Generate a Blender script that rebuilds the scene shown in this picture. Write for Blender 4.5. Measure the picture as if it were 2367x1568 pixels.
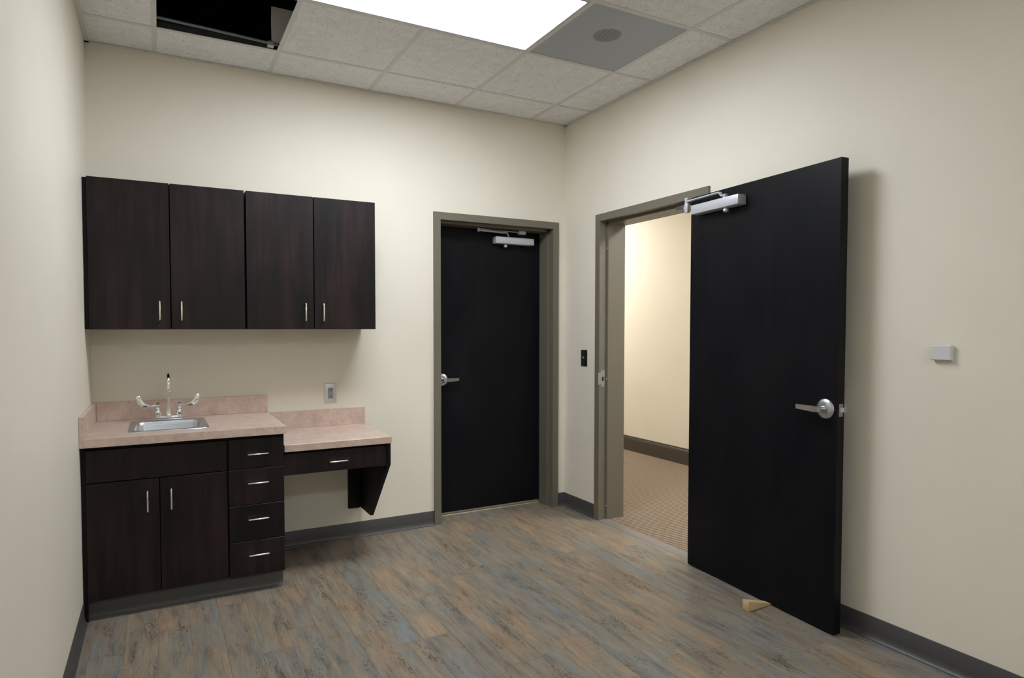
import bpy, bmesh, math, random
from mathutils import Vector, Matrix

for o in list(bpy.data.objects):
    bpy.data.objects.remove(o, do_unlink=True)
scene = bpy.context.scene
COL = scene.collection
random.seed(7)

# ------------------------------------------------------------------ camera
IMG_W, IMG_H = 2367.0, 1568.0
F_PX = 1448.3
YAW, PITCH, ROLL = -0.47231, -0.03328, -0.00076
fwd = Vector((-math.sin(YAW) * math.cos(PITCH), math.cos(YAW) * math.cos(PITCH), math.sin(PITCH)))
right = Vector((math.cos(YAW), math.sin(YAW), 0))
up = right.cross(fwd)
r2 = right * math.cos(ROLL) + up * math.sin(ROLL)
u2 = -right * math.sin(ROLL) + up * math.cos(ROLL)
cam_data = bpy.data.cameras.new('camera')
cam = bpy.data.objects.new('camera', cam_data)
COL.objects.link(cam)
mw = Matrix((( r2.x, u2.x, -fwd.x, -2.7501), (r2.y, u2.y, -fwd.y, -3.9558),
             (r2.z, u2.z, -fwd.z, 1.3562), (0, 0, 0, 1)))
cam.matrix_world = mw
cam_data.sensor_fit = 'HORIZONTAL'
cam_data.sensor_width = 36.0
cam_data.lens = F_PX / IMG_W * 36.0
cam_data.shift_x = 75.24 / IMG_W
cam_data.shift_y = 23.91 / IMG_W
cam_data.clip_start = 0.02
scene.camera = cam

# ------------------------------------------------------------------ world / light levels / exposure
world = bpy.data.worlds.new('world')
scene.world = world
world.use_nodes = True
world.node_tree.nodes['Background'].inputs[0].default_value = (0.02, 0.02, 0.025, 1)
world.node_tree.nodes['Background'].inputs[1].default_value = 0.2
ROOM_LENS = 23.5       # emission of the visible room troffer and the one added behind the camera
HALL_LENS = 28.0       # emission of the hall troffer
scene.view_settings.view_transform = 'Standard'
scene.view_settings.look = 'None'
scene.view_settings.gamma = 1.0
scene.view_settings.use_curve_mapping = False
scene.view_settings.exposure = 0.0

# ------------------------------------------------------------------ key measures (metres)
H = 2.878          # ceiling
XL = -3.080        # left wall
YF = -7.2          # wall behind the camera
WT = 0.20          # wall thickness
TILE = 0.6096
TX, TY = 0.3117, 0.3402   # first grid lines from the right / back wall

# ------------------------------------------------------------------ materials
def new_mat(name):
    m = bpy.data.materials.new(name)
    m.use_nodes = True
    nt = m.node_tree
    b = nt.nodes['Principled BSDF']
    return m, nt, b

def N(nt, typ, **kw):
    n = nt.nodes.new(typ)
    for k, v in kw.items():
        setattr(n, k, v)
    return n

def ramp(nt, stops):
    r = nt.nodes.new('ShaderNodeValToRGB')
    el = r.color_ramp.elements
    while len(el) < len(stops):
        el.new(0.5)
    for e, (p, c) in zip(el, stops):
        e.position = p
        e.color = (c[0], c[1], c[2], 1)
    return r

def plain(name, col, rough=0.5, metal=0.0, spec=0.5):
    m, nt, b = new_mat(name)
    b.inputs['Base Color'].default_value = (*col, 1)
    b.inputs['Roughness'].default_value = rough
    b.inputs['Metallic'].default_value = metal
    b.inputs['Specular IOR Level'].default_value = spec
    # very fine procedural unevenness of the gloss
    tc = N(nt, 'ShaderNodeTexCoord')
    no = N(nt, 'ShaderNodeTexNoise')
    no.inputs['Scale'].default_value = 60
    mr = N(nt, 'ShaderNodeMapRange')
    mr.inputs['To Min'].default_value = max(0.02, rough - 0.03)
    mr.inputs['To Max'].default_value = min(1, rough + 0.03)
    nt.links.new(tc.outputs['Object'], no.inputs['Vector'])
    nt.links.new(no.outputs['Fac'], mr.inputs['Value'])
    nt.links.new(mr.outputs['Result'], b.inputs['Roughness'])
    return m

def paint(name, col, rough=0.55, bump=0.04, scale=220):
    m, nt, b = new_mat(name)
    geo = N(nt, 'ShaderNodeNewGeometry')
    n1 = N(nt, 'ShaderNodeTexNoise'); n1.inputs['Scale'].default_value = 1.3
    n1.inputs['Detail'].default_value = 3
    r = ramp(nt, [(0.3, [c * 0.965 for c in col]), (0.7, [c * 1.03 for c in col])])
    n2 = N(nt, 'ShaderNodeTexNoise'); n2.inputs['Scale'].default_value = scale
    bp = N(nt, 'ShaderNodeBump'); bp.inputs['Strength'].default_value = bump
    bp.inputs['Distance'].default_value = 0.002
    L = nt.links.new
    L(geo.outputs['Position'], n1.inputs['Vector']); L(n1.outputs['Fac'], r.inputs['Fac'])
    L(r.outputs['Color'], b.inputs['Base Color'])
    L(geo.outputs['Position'], n2.inputs['Vector']); L(n2.outputs['Fac'], bp.inputs['Height'])
    L(bp.outputs['Normal'], b.inputs['Normal'])
    b.inputs['Roughness'].default_value = rough
    b.inputs['Specular IOR Level'].default_value = 0.35
    return m

def wood_laminate(name, dark, light, rough, streak=1.0, spec=0.5):
    """dark stained vertical grain"""
    m, nt, b = new_mat(name)
    L = nt.links.new
    tc = N(nt, 'ShaderNodeTexCoord')
    oi = N(nt, 'ShaderNodeObjectInfo')
    add = N(nt, 'ShaderNodeVectorMath', operation='ADD')
    mul = N(nt, 'ShaderNodeVectorMath', operation='SCALE'); mul.inputs['Scale'].default_value = 0
    cmb = N(nt, 'ShaderNodeCombineXYZ')
    mm = N(nt, 'ShaderNodeMath', operation='MULTIPLY'); mm.inputs[1].default_value = 37.0
    L(oi.outputs['Random'], mm.inputs[0])
    for i in range(3):
        L(mm.outputs[0], cmb.inputs[i])
    L(tc.outputs['Object'], add.inputs[0]); L(cmb.outputs[0], add.inputs[1])
    mp = N(nt, 'ShaderNodeMapping'); mp.inputs['Scale'].default_value = (26, 26, 1.7)
    L(add.outputs[0], mp.inputs['Vector'])
    n1 = N(nt, 'ShaderNodeTexNoise'); n1.inputs['Scale'].default_value = 1.0
    n1.inputs['Detail'].default_value = 6; n1.inputs['Roughness'].default_value = 0.62
    L(mp.outputs[0], n1.inputs['Vector'])
    mp2 = N(nt, 'ShaderNodeMapping'); mp2.inputs['Scale'].default_value = (5, 5, 2.4)
    L(add.outputs[0], mp2.inputs['Vector'])
    n2 = N(nt, 'ShaderNodeTexNoise'); n2.inputs['Scale'].default_value = 1.0; n2.inputs['Detail'].default_value = 2
    L(mp2.outputs[0], n2.inputs['Vector'])
    mx = N(nt, 'ShaderNodeMath', operation='MULTIPLY'); L(n1.outputs['Fac'], mx.inputs[0]); L(n2.outputs['Fac'], mx.inputs[1])
    r = ramp(nt, [(0.16, dark), (0.42, light)])
    L(mx.outputs[0], r.inputs['Fac']); L(r.outputs['Color'], b.inputs['Base Color'])
    b.inputs['Roughness'].default_value = rough
    b.inputs['Specular IOR Level'].default_value = spec
    bp = N(nt, 'ShaderNodeBump'); bp.inputs['Strength'].default_value = 0.05; bp.inputs['Distance'].default_value = 0.001
    L(n1.outputs['Fac'], bp.inputs['Height']); L(bp.outputs['Normal'], b.inputs['Normal'])
    return m

def counter_mat():
    m, nt, b = new_mat('pinkish_beige_laminate')
    L = nt.links.new
    geo = N(nt, 'ShaderNodeNewGeometry')
    n1 = N(nt, 'ShaderNodeTexNoise'); n1.inputs['Scale'].default_value = 14; n1.inputs['Detail'].default_value = 8
    n1.inputs['Roughness'].default_value = 0.65
    n2 = N(nt, 'ShaderNodeTexNoise'); n2.inputs['Scale'].default_value = 70; n2.inputs['Detail'].default_value = 4
    L(geo.outputs['Position'], n1.inputs['Vector']); L(geo.outputs['Position'], n2.inputs['Vector'])
    r = ramp(nt, [(0.30, (0.50, 0.375, 0.30)), (0.5, (0.61, 0.465, 0.385)), (0.68, (0.69, 0.54, 0.465))])
    L(n1.outputs['Fac'], r.inputs['Fac'])
    r2_ = ramp(nt, [(0.30, (0.86, 0.86, 0.86)), (0.6, (1, 1, 1))])
    L(n2.outputs['Fac'], r2_.inputs['Fac'])
    mx = N(nt, 'ShaderNodeMix', data_type='RGBA', blend_type='MULTIPLY'); mx.inputs['Factor'].default_value = 1
    L(r.outputs['Color'], mx.inputs[6]); L(r2_.outputs['Color'], mx.inputs[7])
    L(mx.outputs[2], b.inputs['Base Color'])
    b.inputs['Roughness'].default_value = 0.28
    return m

def plank_mat():
    m, nt, b = new_mat('weathered_vinyl_plank')
    L = nt.links.new
    tc = N(nt, 'ShaderNodeTexCoord'); oi = N(nt, 'ShaderNodeObjectInfo')
    mm = N(nt, 'ShaderNodeMath', operation='MULTIPLY'); mm.inputs[1].default_value = 53.0
    L(oi.outputs['Random'], mm.inputs[0])
    cmb = N(nt, 'ShaderNodeCombineXYZ')
    for i in range(3): L(mm.outputs[0], cmb.inputs[i])
    add = N(nt, 'ShaderNodeVectorMath', operation='ADD')
    L(tc.outputs['Object'], add.inputs[0]); L(cmb.outputs[0], add.inputs[1])
    def noise(sc, detail=4, rough=0.6):
        mp = N(nt, 'ShaderNodeMapping'); mp.inputs['Scale'].default_value = sc
        L(add.outputs[0], mp.inputs['Vector'])
        n = N(nt, 'ShaderNodeTexNoise'); n.inputs['Scale'].default_value = 1; n.inputs['Detail'].default_value = detail
        n.inputs['Roughness'].default_value = rough
        L(mp.outputs[0], n.inputs['Vector'])
        return n.outputs['Fac']
    patch = noise((15, 3.0, 1), 4, 0.60)
    grain = noise((130, 9.0, 1), 5, 0.68)
    streak = noise((26, 4.2, 1), 5, 0.62)
    speck = noise((200, 50, 1), 3, 0.65)
    mask = noise((15, 4.5, 1), 3, 0.55)
    sep = N(nt, 'ShaderNodeSeparateColor'); L(oi.outputs['Color'], sep.inputs[0])
    # tone = plank tone + patch
    ma = N(nt, 'ShaderNodeMath', operation='MULTIPLY_ADD'); ma.inputs[1].default_value = 2.0
    L(patch, ma.inputs[0])
    su = N(nt, 'ShaderNodeMath', operation='SUBTRACT'); L(sep.outputs[0], su.inputs[0]); su.inputs[1].default_value = 1.04
    L(su.outputs[0], ma.inputs[2])
    r = ramp(nt, [(0.03, (0.315, 0.222, 0.150)), (0.25, (0.280, 0.220, 0.160)), (0.45, (0.244, 0.205, 0.158)),
                  (0.60, (0.230, 0.208, 0.175)), (0.78, (0.213, 0.208, 0.191)), (0.98, (0.200, 0.210, 0.208))])
    L(ma.outputs[0], r.inputs['Fac'])
    rg = ramp(nt, [(0.28, (0.74, 0.73, 0.72)), (0.50, (0.98, 0.98, 0.98)), (0.72, (1.10, 1.10, 1.10))])
    L(grain, rg.inputs['Fac'])
    mx = N(nt, 'ShaderNodeMix', data_type='RGBA', blend_type='MULTIPLY'); mx.inputs['Factor'].default_value = 0.9
    L(r.outputs['Color'], mx.inputs[6]); L(rg.outputs['Color'], mx.inputs[7])
    rk = ramp(nt, [(0.30, (0.54, 0.52, 0.51)), (0.42, (0.87, 0.86, 0.86)), (0.56, (1.03, 1.03, 1.02)), (0.72, (1.20, 1.19, 1.17))])
    L(streak, rk.inputs['Fac'])
    mxk = N(nt, 'ShaderNodeMix', data_type='RGBA', blend_type='MULTIPLY'); mxk.inputs['Factor'].default_value = 1.0
    L(mx.outputs[2], mxk.inputs[6]); L(rk.outputs['Color'], mxk.inputs[7])
    # dark cracks where the mask is high
    ss = N(nt, 'ShaderNodeMath', operation='MULTIPLY'); L(speck, ss.inputs[0]); L(mask, ss.inputs[1])
    rs = ramp(nt, [(0.315, (1, 1, 1)), (0.375, (0.46, 0.45, 0.44))])
    L(ss.outputs[0], rs.inputs['Fac'])
    mx2 = N(nt, 'ShaderNodeMix', data_type='RGBA', blend_type='MULTIPLY'); mx2.inputs['Factor'].default_value = 1
    L(mxk.outputs[2], mx2.inputs[6]); L(rs.outputs['Color'], mx2.inputs[7])
    L(mx2.outputs[2], b.inputs['Base Color'])
    b.inputs['Roughness'].default_value = 0.42
    b.inputs['Specular IOR Level'].default_value = 0.35
    bp = N(nt, 'ShaderNodeBump'); bp.inputs['Strength'].default_value = 0.06; bp.inputs['Distance'].default_value = 0.001
    L(grain, bp.inputs['Height']); L(bp.outputs['Normal'], b.inputs['Normal'])
    return m

def tile_mat():
    m, nt, b = new_mat('fissured_ceiling_tile')
    L = nt.links.new
    geo = N(nt, 'ShaderNodeNewGeometry')
    n1 = N(nt, 'ShaderNodeTexNoise'); n1.inputs['Scale'].default_value = 130; n1.inputs['Detail'].default_value = 2
    n2 = N(nt, 'ShaderNodeTexNoise'); n2.inputs['Scale'].default_value = 16; n2.inputs['Detail'].default_value = 4
    L(geo.outputs['Position'], n1.inputs['Vector']); L(geo.outputs['Position'], n2.inputs['Vector'])
    r = ramp(nt, [(0.28, (0.45, 0.44, 0.43)), (0.37, (0.88, 0.885, 0.89)), (0.7, (0.93, 0.935, 0.94))])
    L(n1.outputs['Fac'], r.inputs['Fac'])
    r2_ = ramp(nt, [(0.3, (0.93, 0.93, 0.93)), (0.7, (1.02, 1.02, 1.02))])
    L(n2.outputs['Fac'], r2_.inputs['Fac'])
    mx = N(nt, 'ShaderNodeMix', data_type='RGBA', blend_type='MULTIPLY'); mx.inputs['Factor'].default_value = 1
    L(r.outputs['Color'], mx.inputs[6]); L(r2_.outputs['Color'], mx.inputs[7])
    L(mx.outputs[2], b.inputs['Base Color'])
    b.inputs['Roughness'].default_value = 0.9
    b.inputs['Specular IOR Level'].default_value = 0.2
    bp = N(nt, 'ShaderNodeBump'); bp.inputs['Strength'].default_value = 0.25; bp.inputs['Distance'].default_value = 0.002
    L(n1.outputs['Fac'], bp.inputs['Height']); L(bp.outputs['Normal'], b.inputs['Normal'])
    return m

def carpet_mat():
    m, nt, b = new_mat('ribbed_carpet')
    L = nt.links.new
    geo = N(nt, 'ShaderNodeNewGeometry')
    n1 = N(nt, 'ShaderNodeTexNoise'); n1.inputs['Scale'].default_value = 220; n1.inputs['Detail'].default_value = 3
    n2 = N(nt, 'ShaderNodeTexNoise'); n2.inputs['Scale'].default_value = 5
    w = N(nt, 'ShaderNodeTexWave', wave_type='BANDS', bands_direction='Y')
    w.inputs['Scale'].default_value = 12.0; w.inputs['Distortion'].default_value = 1.2
    w.inputs['Detail'].default_value = 3; w.inputs['Detail Scale'].default_value = 8
    for n in (n1, n2, w): L(geo.outputs['Position'], n.inputs['Vector'])
    r = ramp(nt, [(0.0, (0.13, 0.098, 0.068)), (0.5, (0.27, 0.21, 0.155)), (1.0, (0.33, 0.265, 0.20))])
    L(w.outputs['Fac'], r.inputs['Fac'])
    r1 = ramp(nt, [(0.3, (0.7, 0.7, 0.7)), (0.7, (1.15, 1.13, 1.1))])
    L(n1.outputs['Fac'], r1.inputs['Fac'])
    mx = N(nt, 'ShaderNodeMix', data_type='RGBA', blend_type='MULTIPLY'); mx.inputs['Factor'].default_value = 1
    L(r.outputs['Color'], mx.inputs[6]); L(r1.outputs['Color'], mx.inputs[7])
    L(mx.outputs[2], b.inputs['Base Color'])
    b.inputs['Roughness'].default_value = 0.95
    b.inputs['Specular IOR Level'].default_value = 0.1
    bp = N(nt, 'ShaderNodeBump'); bp.inputs['Strength'].default_value = 0.6; bp.inputs['Distance'].default_value = 0.004
    L(w.outputs['Fac'], bp.inputs['Height']); L(bp.outputs['Normal'], b.inputs['Normal'])
    return m

def emit(name, col, s):
    m, nt, b = new_mat(name)
    b.inputs['Base Color'].default_value = (0.8, 0.8, 0.8, 1)
    b.inputs['Emission Color'].default_value = (*col, 1)
    b.inputs['Emission Strength'].default_value = s
    return m

WALL = (0.79, 0.742, 0.632)
M = {
    'wall': paint('cream_wall_paint', WALL),
    'plank': plank_mat(),
    'subfloor': plain('grey_subfloor', (0.05, 0.045, 0.04), 0.8),
    'tile': tile_mat(),
    'grid': plain('white_grid_metal', (0.72, 0.72, 0.71), 0.5),
    'troffer': plain('white_enamel', (0.62, 0.62, 0.64), 0.45),
    'lens': emit('lit_lens', (0.937, 0.99, 1.06), ROOM_LENS),
    'hall_lens': emit('lit_hall_lens', (1.0, 0.98, 0.94), HALL_LENS),
    'vent': plain('grey_painted_steel', (0.42, 0.445, 0.49), 0.42),
    'vent_dark': plain('dark_perforation', (0.06, 0.065, 0.075), 0.7),
    'deck': plain('dark_roof_deck', (0.050, 0.060, 0.076), 0.9, spec=0.1),
    'conduit': plain('dull_steel', (0.22, 0.24, 0.26), 0.5, 0.3),
    'web': plain('unpainted_dark_web', (0.035, 0.037, 0.04), 0.6),
    'cream_board': plain('cream_board', (0.86, 0.82, 0.74), 0.8),
    'cab': wood_laminate('espresso_laminate', (0.0060, 0.0046, 0.0055), (0.026, 0.0145, 0.0135), 0.40, spec=0.24),
    'carcass': wood_laminate('espresso_carcass', (0.003, 0.0028, 0.003), (0.007, 0.0055, 0.0055), 0.5, spec=0.2),
    'door': wood_laminate('espresso_door_veneer', (0.0030, 0.0036, 0.0058), (0.0075, 0.0068, 0.0092), 0.42, spec=0.16),
    'counter': counter_mat(),
    'frame': plain('taupe_frame_paint', (0.158, 0.142, 0.108), 0.42),
    'cove': plain('charcoal_rubber_base', (0.066, 0.064, 0.064), 0.45),
    'hallbase': plain('dark_hall_base', (0.062, 0.054, 0.040), 0.4),
    'carpet': carpet_mat(),
    'strip': plain('mauve_grey_reducer', (0.21, 0.185, 0.17), 0.5),
    'threshold': plain('pale_threshold', (0.62, 0.58, 0.46), 0.45),
    'nickel': plain('satin_nickel', (0.80, 0.78, 0.74), 0.24, 1.0),
    'chrome': plain('polished_chrome', (0.82, 0.84, 0.86), 0.08, 1.0),
    'satin_chrome': plain('satin_chrome', (0.60, 0.62, 0.67), 0.30, 1.0),
    'alu': plain('silver_enamel', (0.53, 0.54, 0.58), 0.40, 0.25),
    'alu_dark': plain('dark_arm_steel', (0.12, 0.13, 0.15), 0.4, 0.6),
    'steel_sink': plain('brushed_sink_steel', (0.58, 0.60, 0.63), 0.36, 1.0),
    'strike': plain('strike_steel', (0.30, 0.30, 0.30), 0.45, 0.3),
    'plate_steel': plain('stainless_plate', (0.66, 0.64, 0.63), 0.38, 0.55),
    'grey_plastic': plain('grey_plastic', (0.27, 0.31, 0.31), 0.45),
    'black': plain('black_plastic', (0.010, 0.014, 0.014), 0.35),
    'dark_hole': plain('dark_slot', (0.008, 0.008, 0.008), 0.8),
    'white_plastic': plain('white_plastic', (0.66, 0.65, 0.66), 0.42),
    'red': plain('red_index', (0.35, 0.05, 0.04), 0.35),
    'blue': plain('blue_index', (0.08, 0.09, 0.35), 0.35),
    'pine': plain('raw_pine', (0.62, 0.46, 0.25), 0.6),
    'rubber': plain('grey_rubber', (0.35, 0.36, 0.37), 0.6),
    'ivory': plain('hall_ceiling_paint', (0.7, 0.69, 0.66), 0.8),
}

# ------------------------------------------------------------------ mesh building
class MB:
    """collects shapes, builds ONE mesh"""
    def __init__(self):
        self.v = []; self.f = []
    def _add(self, bm):
        base = len(self.v)
        bm.verts.index_update()
        for v in bm.verts: self.v.append(tuple(v.co))
        for f in bm.faces: self.f.append([base + v.index for v in f.verts])
        bm.free()
        return self
    def box(self, lo, hi, bev=0.0, seg=2):
        lo, hi = [min(a, b) for a, b in zip(lo, hi)], [max(a, b) for a, b in zip(lo, hi)]
        bm = bmesh.new()
        bmesh.ops.create_cube(bm, size=1)
        for v in bm.verts:
            v.co = Vector([lo[i] + (v.co[i] + 0.5) * (hi[i] - lo[i]) for i in range(3)])
        if bev > 0:
            bmesh.ops.bevel(bm, geom=bm.edges[:], offset=bev, segments=seg, affect='EDGES', profile=0.5)
        return self._add(bm)
    def prism(self, poly, axis, lo, hi, bev=0.0):
        """poly: 2D points in the two other axes (order x,y,z without axis)"""
        bm = bmesh.new()
        def p3(p, t):
            if axis == 'x': return (t, p[0], p[1])
            if axis == 'y': return (p[0], t, p[1])
            return (p[0], p[1], t)
        a = [bm.verts.new(p3(p, lo)) for p in poly]
        b = [bm.verts.new(p3(p, hi)) for p in poly]
        n = len(poly)
        bm.faces.new(a); bm.faces.new(b[::-1])
        for i in range(n):
            bm.faces.new((a[(i + 1) % n], a[i], b[i], b[(i + 1) % n]))
        bmesh.ops.recalc_face_normals(bm, faces=bm.faces[:])
        if bev > 0:
            bmesh.ops.bevel(bm, geom=bm.edges[:], offset=bev, segments=2, affect='EDGES', profile=0.5)
        return self._add(bm)
    def tube(self, pts, rad, seg=12, cap=True):
        pts = [Vector(p) for p in pts]
        n = len(pts)
        rads = rad if isinstance(rad, (list, tuple)) else [rad] * n
        bm = bmesh.new()
        rings = []
        t0 = (pts[1] - pts[0]).normalized()
        ref = Vector((0, 0, 1)) if abs(t0.z) < 0.9 else Vector((1, 0, 0))
        nrm = t0.cross(ref).normalized()
        prev = t0
        for i in range(n):
            if i == 0: t = t0
            elif i == n - 1: t = (pts[i] - pts[i - 1]).normalized()
            else: t = ((pts[i] - pts[i - 1]).normalized() + (pts[i + 1] - pts[i]).normalized()).normalized()
            q = prev.rotation_difference(t)
            nrm = (q @ nrm).normalized(); prev = t
            bi = t.cross(nrm)
            rings.append([bm.verts.new(pts[i] + (nrm * math.cos(a) + bi * math.sin(a)) * rads[i])
                          for a in [2 * math.pi * k / seg for k in range(seg)]])
        for i in range(n - 1):
            for k in range(seg):
                bm.faces.new((rings[i][k], rings[i][(k + 1) % seg], rings[i + 1][(k + 1) % seg], rings[i + 1][k]))
        if cap:
            bm.faces.new(rings[0][::-1]); bm.faces.new(rings[-1])
        bmesh.ops.recalc_face_normals(bm, faces=bm.faces[:])
        return self._add(bm)
    def lathe(self, origin, axis, prof, seg=28):
        """prof: (distance along axis, radius)"""
        o = Vector(origin); ax = Vector(axis).normalized()
        pts = [o + ax * d for d, _ in prof]
        a = ax.orthogonal().normalized(); b = ax.cross(a)
        bm = bmesh.new(); rings = []
        for p, (d, r) in zip(pts, prof):
            if r < 1e-6: rings.append([bm.verts.new(p)])
            else: rings.append([bm.verts.new(p + (a * math.cos(t) + b * math.sin(t)) * r)
                                for t in [2 * math.pi * k / seg for k in range(seg)]])
        for r0, r1 in zip(rings, rings[1:]):
            if len(r0) == 1 and len(r1) == 1: continue
            for k in range(seg):
                k2 = (k + 1) % seg
                if len(r0) == 1: bm.faces.new((r0[0], r1[k2], r1[k]))
                elif len(r1) == 1: bm.faces.new((r0[k], r0[k2], r1[0]))
                else: bm.faces.new((r0[k], r0[k2], r1[k2], r1[k]))
        if len(rings[0]) > 1: bm.faces.new(rings[0][::-1])
        if len(rings[-1]) > 1: bm.faces.new(rings[-1])
        bmesh.ops.recalc_face_normals(bm, faces=bm.faces[:])
        return self._add(bm)
    def loops(self, rings, cap_last=True, cap_first=False):
        bm = bmesh.new()
        rr = [[bm.verts.new(p) for p in r] for r in rings]
        n = len(rr[0])
        for a, b in zip(rr, rr[1:]):
            for k in range(n):
                bm.faces.new((a[k], a[(k + 1) % n], b[(k + 1) % n], b[k]))
        if cap_last: bm.faces.new(rr[-1])
        if cap_first: bm.faces.new(rr[0][::-1])
        bmesh.ops.recalc_face_normals(bm, faces=bm.faces[:])
        return self._add(bm)

ORG = {}

def tag(o, label=None, cat=None, group=None, kind=None):
    if label: o['label'] = label
    if cat: o['category'] = cat
    if group: o['group'] = group
    if kind: o['kind'] = kind
    return o

def obj(name, mb, mat, parent=None, origin=None, smooth=30):
    """one mesh object; its origin is moved to the centre of its base"""
    vs = mb.v
    if origin is None:
        lo = [min(v[i] for v in vs) for i in range(3)]; hi = [max(v[i] for v in vs) for i in range(3)]
        origin = Vector(((lo[0] + hi[0]) / 2, (lo[1] + hi[1]) / 2, lo[2]))
    origin = Vector(origin)
    me = bpy.data.meshes.new(name)
    me.from_pydata([tuple(Vector(v) - origin) for v in vs], [], mb.f)
    me.materials.append(M[mat] if isinstance(mat, str) else mat)
    for p in me.polygons: p.use_smooth = True
    me.set_sharp_from_angle(angle=math.radians(smooth))
    me.update()
    o = bpy.data.objects.new(name, me)
    COL.objects.link(o)
    ORG[o.name] = origin
    if parent is not None:
        o.parent = parent
        o.location = origin - ORG[parent.name]
    else:
        o.location = origin
    return o

def empty(name, loc, label=None, cat=None, group=None, kind=None):
    o = bpy.data.objects.new(name, None)
    o.empty_display_size = 0.1
    COL.objects.link(o)
    o.location = loc
    ORG[o.name] = Vector(loc)
    return tag(o, label, cat, group, kind)

def clone(o, parent, delta):
    c = o.copy(); COL.objects.link(c)
    c.parent = parent
    ORG[c.name] = ORG[o.name] + Vector(delta)
    c.location = ORG[c.name] - ORG[parent.name]
    for ch in o.children:
        d = ch.copy(); COL.objects.link(d); d.parent = c
        ORG[d.name] = ORG[ch.name] + Vector(delta)
    return c

# ================================================================== SETTING
# ---- walls
BD_X0, BD_X1 = -1.082, -0.066      # back door frame, outer edges
RD_Y0, RD_Y1 = -0.389, -1.405      # right door frame, outer edges
FH = 2.150                         # frame height
FW = 0.050                         # frame face width
WTOP = H + 0.05
e = 0.012
w = MB()
w.box((XL - WT, 0, 0), (BD_X0 + e, WT, WTOP))
w.box((BD_X1 - e, 0, 0), (0, WT, WTOP))
w.box((BD_X0 + e, 0, FH - e), (BD_X1 - e, WT, WTOP))
tag(obj('wall_back', w, 'wall'), 'cream painted wall behind the sink counter and closed door', 'wall', kind='structure')
w = MB()
w.box((0, 4.6, 0), (WT, RD_Y0 - e, WTOP))
w.box((0, RD_Y1 + e, 0), (WT, YF - WT, WTOP))
w.box((0, RD_Y0 - e, FH - e), (WT, RD_Y1 + e, WTOP))
tag(obj('wall_right', w, 'wall'), 'cream painted wall with the open doorway to the hall', 'wall', kind='structure')
w = MB().box((XL - WT, 0, 0), (XL, YF - WT, WTOP))
tag(obj('wall_left', w, 'wall'), 'cream painted side wall at the left edge of the picture', 'wall', kind='structure')
w = MB().box((XL, YF, 0), (0, YF - WT, WTOP))
tag(obj('wall_front', w, 'wall'), 'cream painted wall closing the room opposite the sink', 'wall', kind='structure')

# ---- plank floor
floor = tag(obj('floor', MB().box((XL, 0, -0.06), (0, YF, -0.004)), 'subfloor', origin=(XL, YF, 0)),
            'weathered grey and tan wood plank vinyl floor', 'floor', kind='structure')
PW, PL = 0.1285, 0.914
GAP = 0.0005
def plank_mesh(w_, l_):
    me = bpy.data.meshes.new('plank')
    mb = MB()
    x, y, t = (w_ - GAP) / 2, (l_ - GAP) / 2, 0.004
    c = 0.0004
    mb.loops([[(-x, -y, -t), (x, -y, -t), (x, y, -t), (-x, y, -t)],
              [(-x, -y, -c), (x, -y, -c), (x, y, -c), (-x, y, -c)],
              [(-x + c, -y + c, 0), (x - c, -y + c, 0), (x - c, y - c, 0), (-x + c, y - c, 0)]], True, True)
    me.from_pydata(mb.v, [], mb.f)
    me.materials.append(M['plank']); me.update()
    return me
plank_cache = {}
def plank(x0, x1, y0, y1, tone):
    key = (round(x1 - x0, 4), round(y1 - y0, 4))
    if key not in plank_cache: plank_cache[key] = plank_mesh(*key)
    o = bpy.data.objects.new('plank', plank_cache[key])
    COL.objects.link(o)
    o.parent = floor
    o.location = Vector(((x0 + x1) / 2, (y0 + y1) / 2, 0)) - ORG['floor']
    tone = 0.47 + (tone - 0.47) * 0.72
    o.color = (tone, tone, tone, 1)
# rows anchored on a joint seen in the photograph at x=-1.874, end joint y=-0.53
known = [(-1.81, -1.0, 0.86), (-1.68, -0.6, 0.30), (-1.68, -1.5, 0.70), (-1.55, -0.6, 0.33), (-1.55, -1.45, 0.74), (-1.94, -1.0, 0.26),
         (-1.94, -1.7, 0.22), (-1.42, -1.0, 0.36), (-1.29, -1.2, 0.30), (-1.16, -0.9, 0.62), (-1.03, -1.1, 0.80), (-1.03, -1.8, 0.82), (-0.90, -0.9, 0.66),
         (-0.90, -1.5, 0.58), (-0.77, -0.9, 0.40), (-0.64, -1.2, 0.36), (-0.52, -0.9, 0.30), (-0.39, -0.7, 0.35), (-0.26, -0.7, 0.24),
         (-0.13, -0.8, 0.27), (-0.52, -1.8, 0.78), (-0.39, -1.7, 0.74), (-0.26, -1.8, 0.45), (-0.77, -1.9, 0.42), (-0.64, -2.0, 0.38), (-1.16, -1.8, 0.30)]
row = 0
k0 = math.floor((XL + 1.874) / PW)
for k in range(k0, 20):
    x0, x1 = -1.874 + k * PW, -1.874 + (k + 1) * PW
    x0, x1 = max(x0, XL), min(x1, 0.0)
    if x1 - x0 < 0.01: continue
    rnd = random.Random(100 + k)
    off = -0.53 if k == 0 else -rnd.random() * PL
    ya = off + PL
    while ya > YF:
        yb = ya - PL
        a, b = min(ya, 0.0), max(yb, YF)
        if a - b > 0.01:
            tone = min(0.85, max(0.15, rnd.gauss(0.47, 0.14)))
            for (kx, ky, kt) in known:
                if x0 < kx < x1 and b < ky < a: tone = kt
            plank(x0, x1, b, a, tone)
        ya = yb
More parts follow.
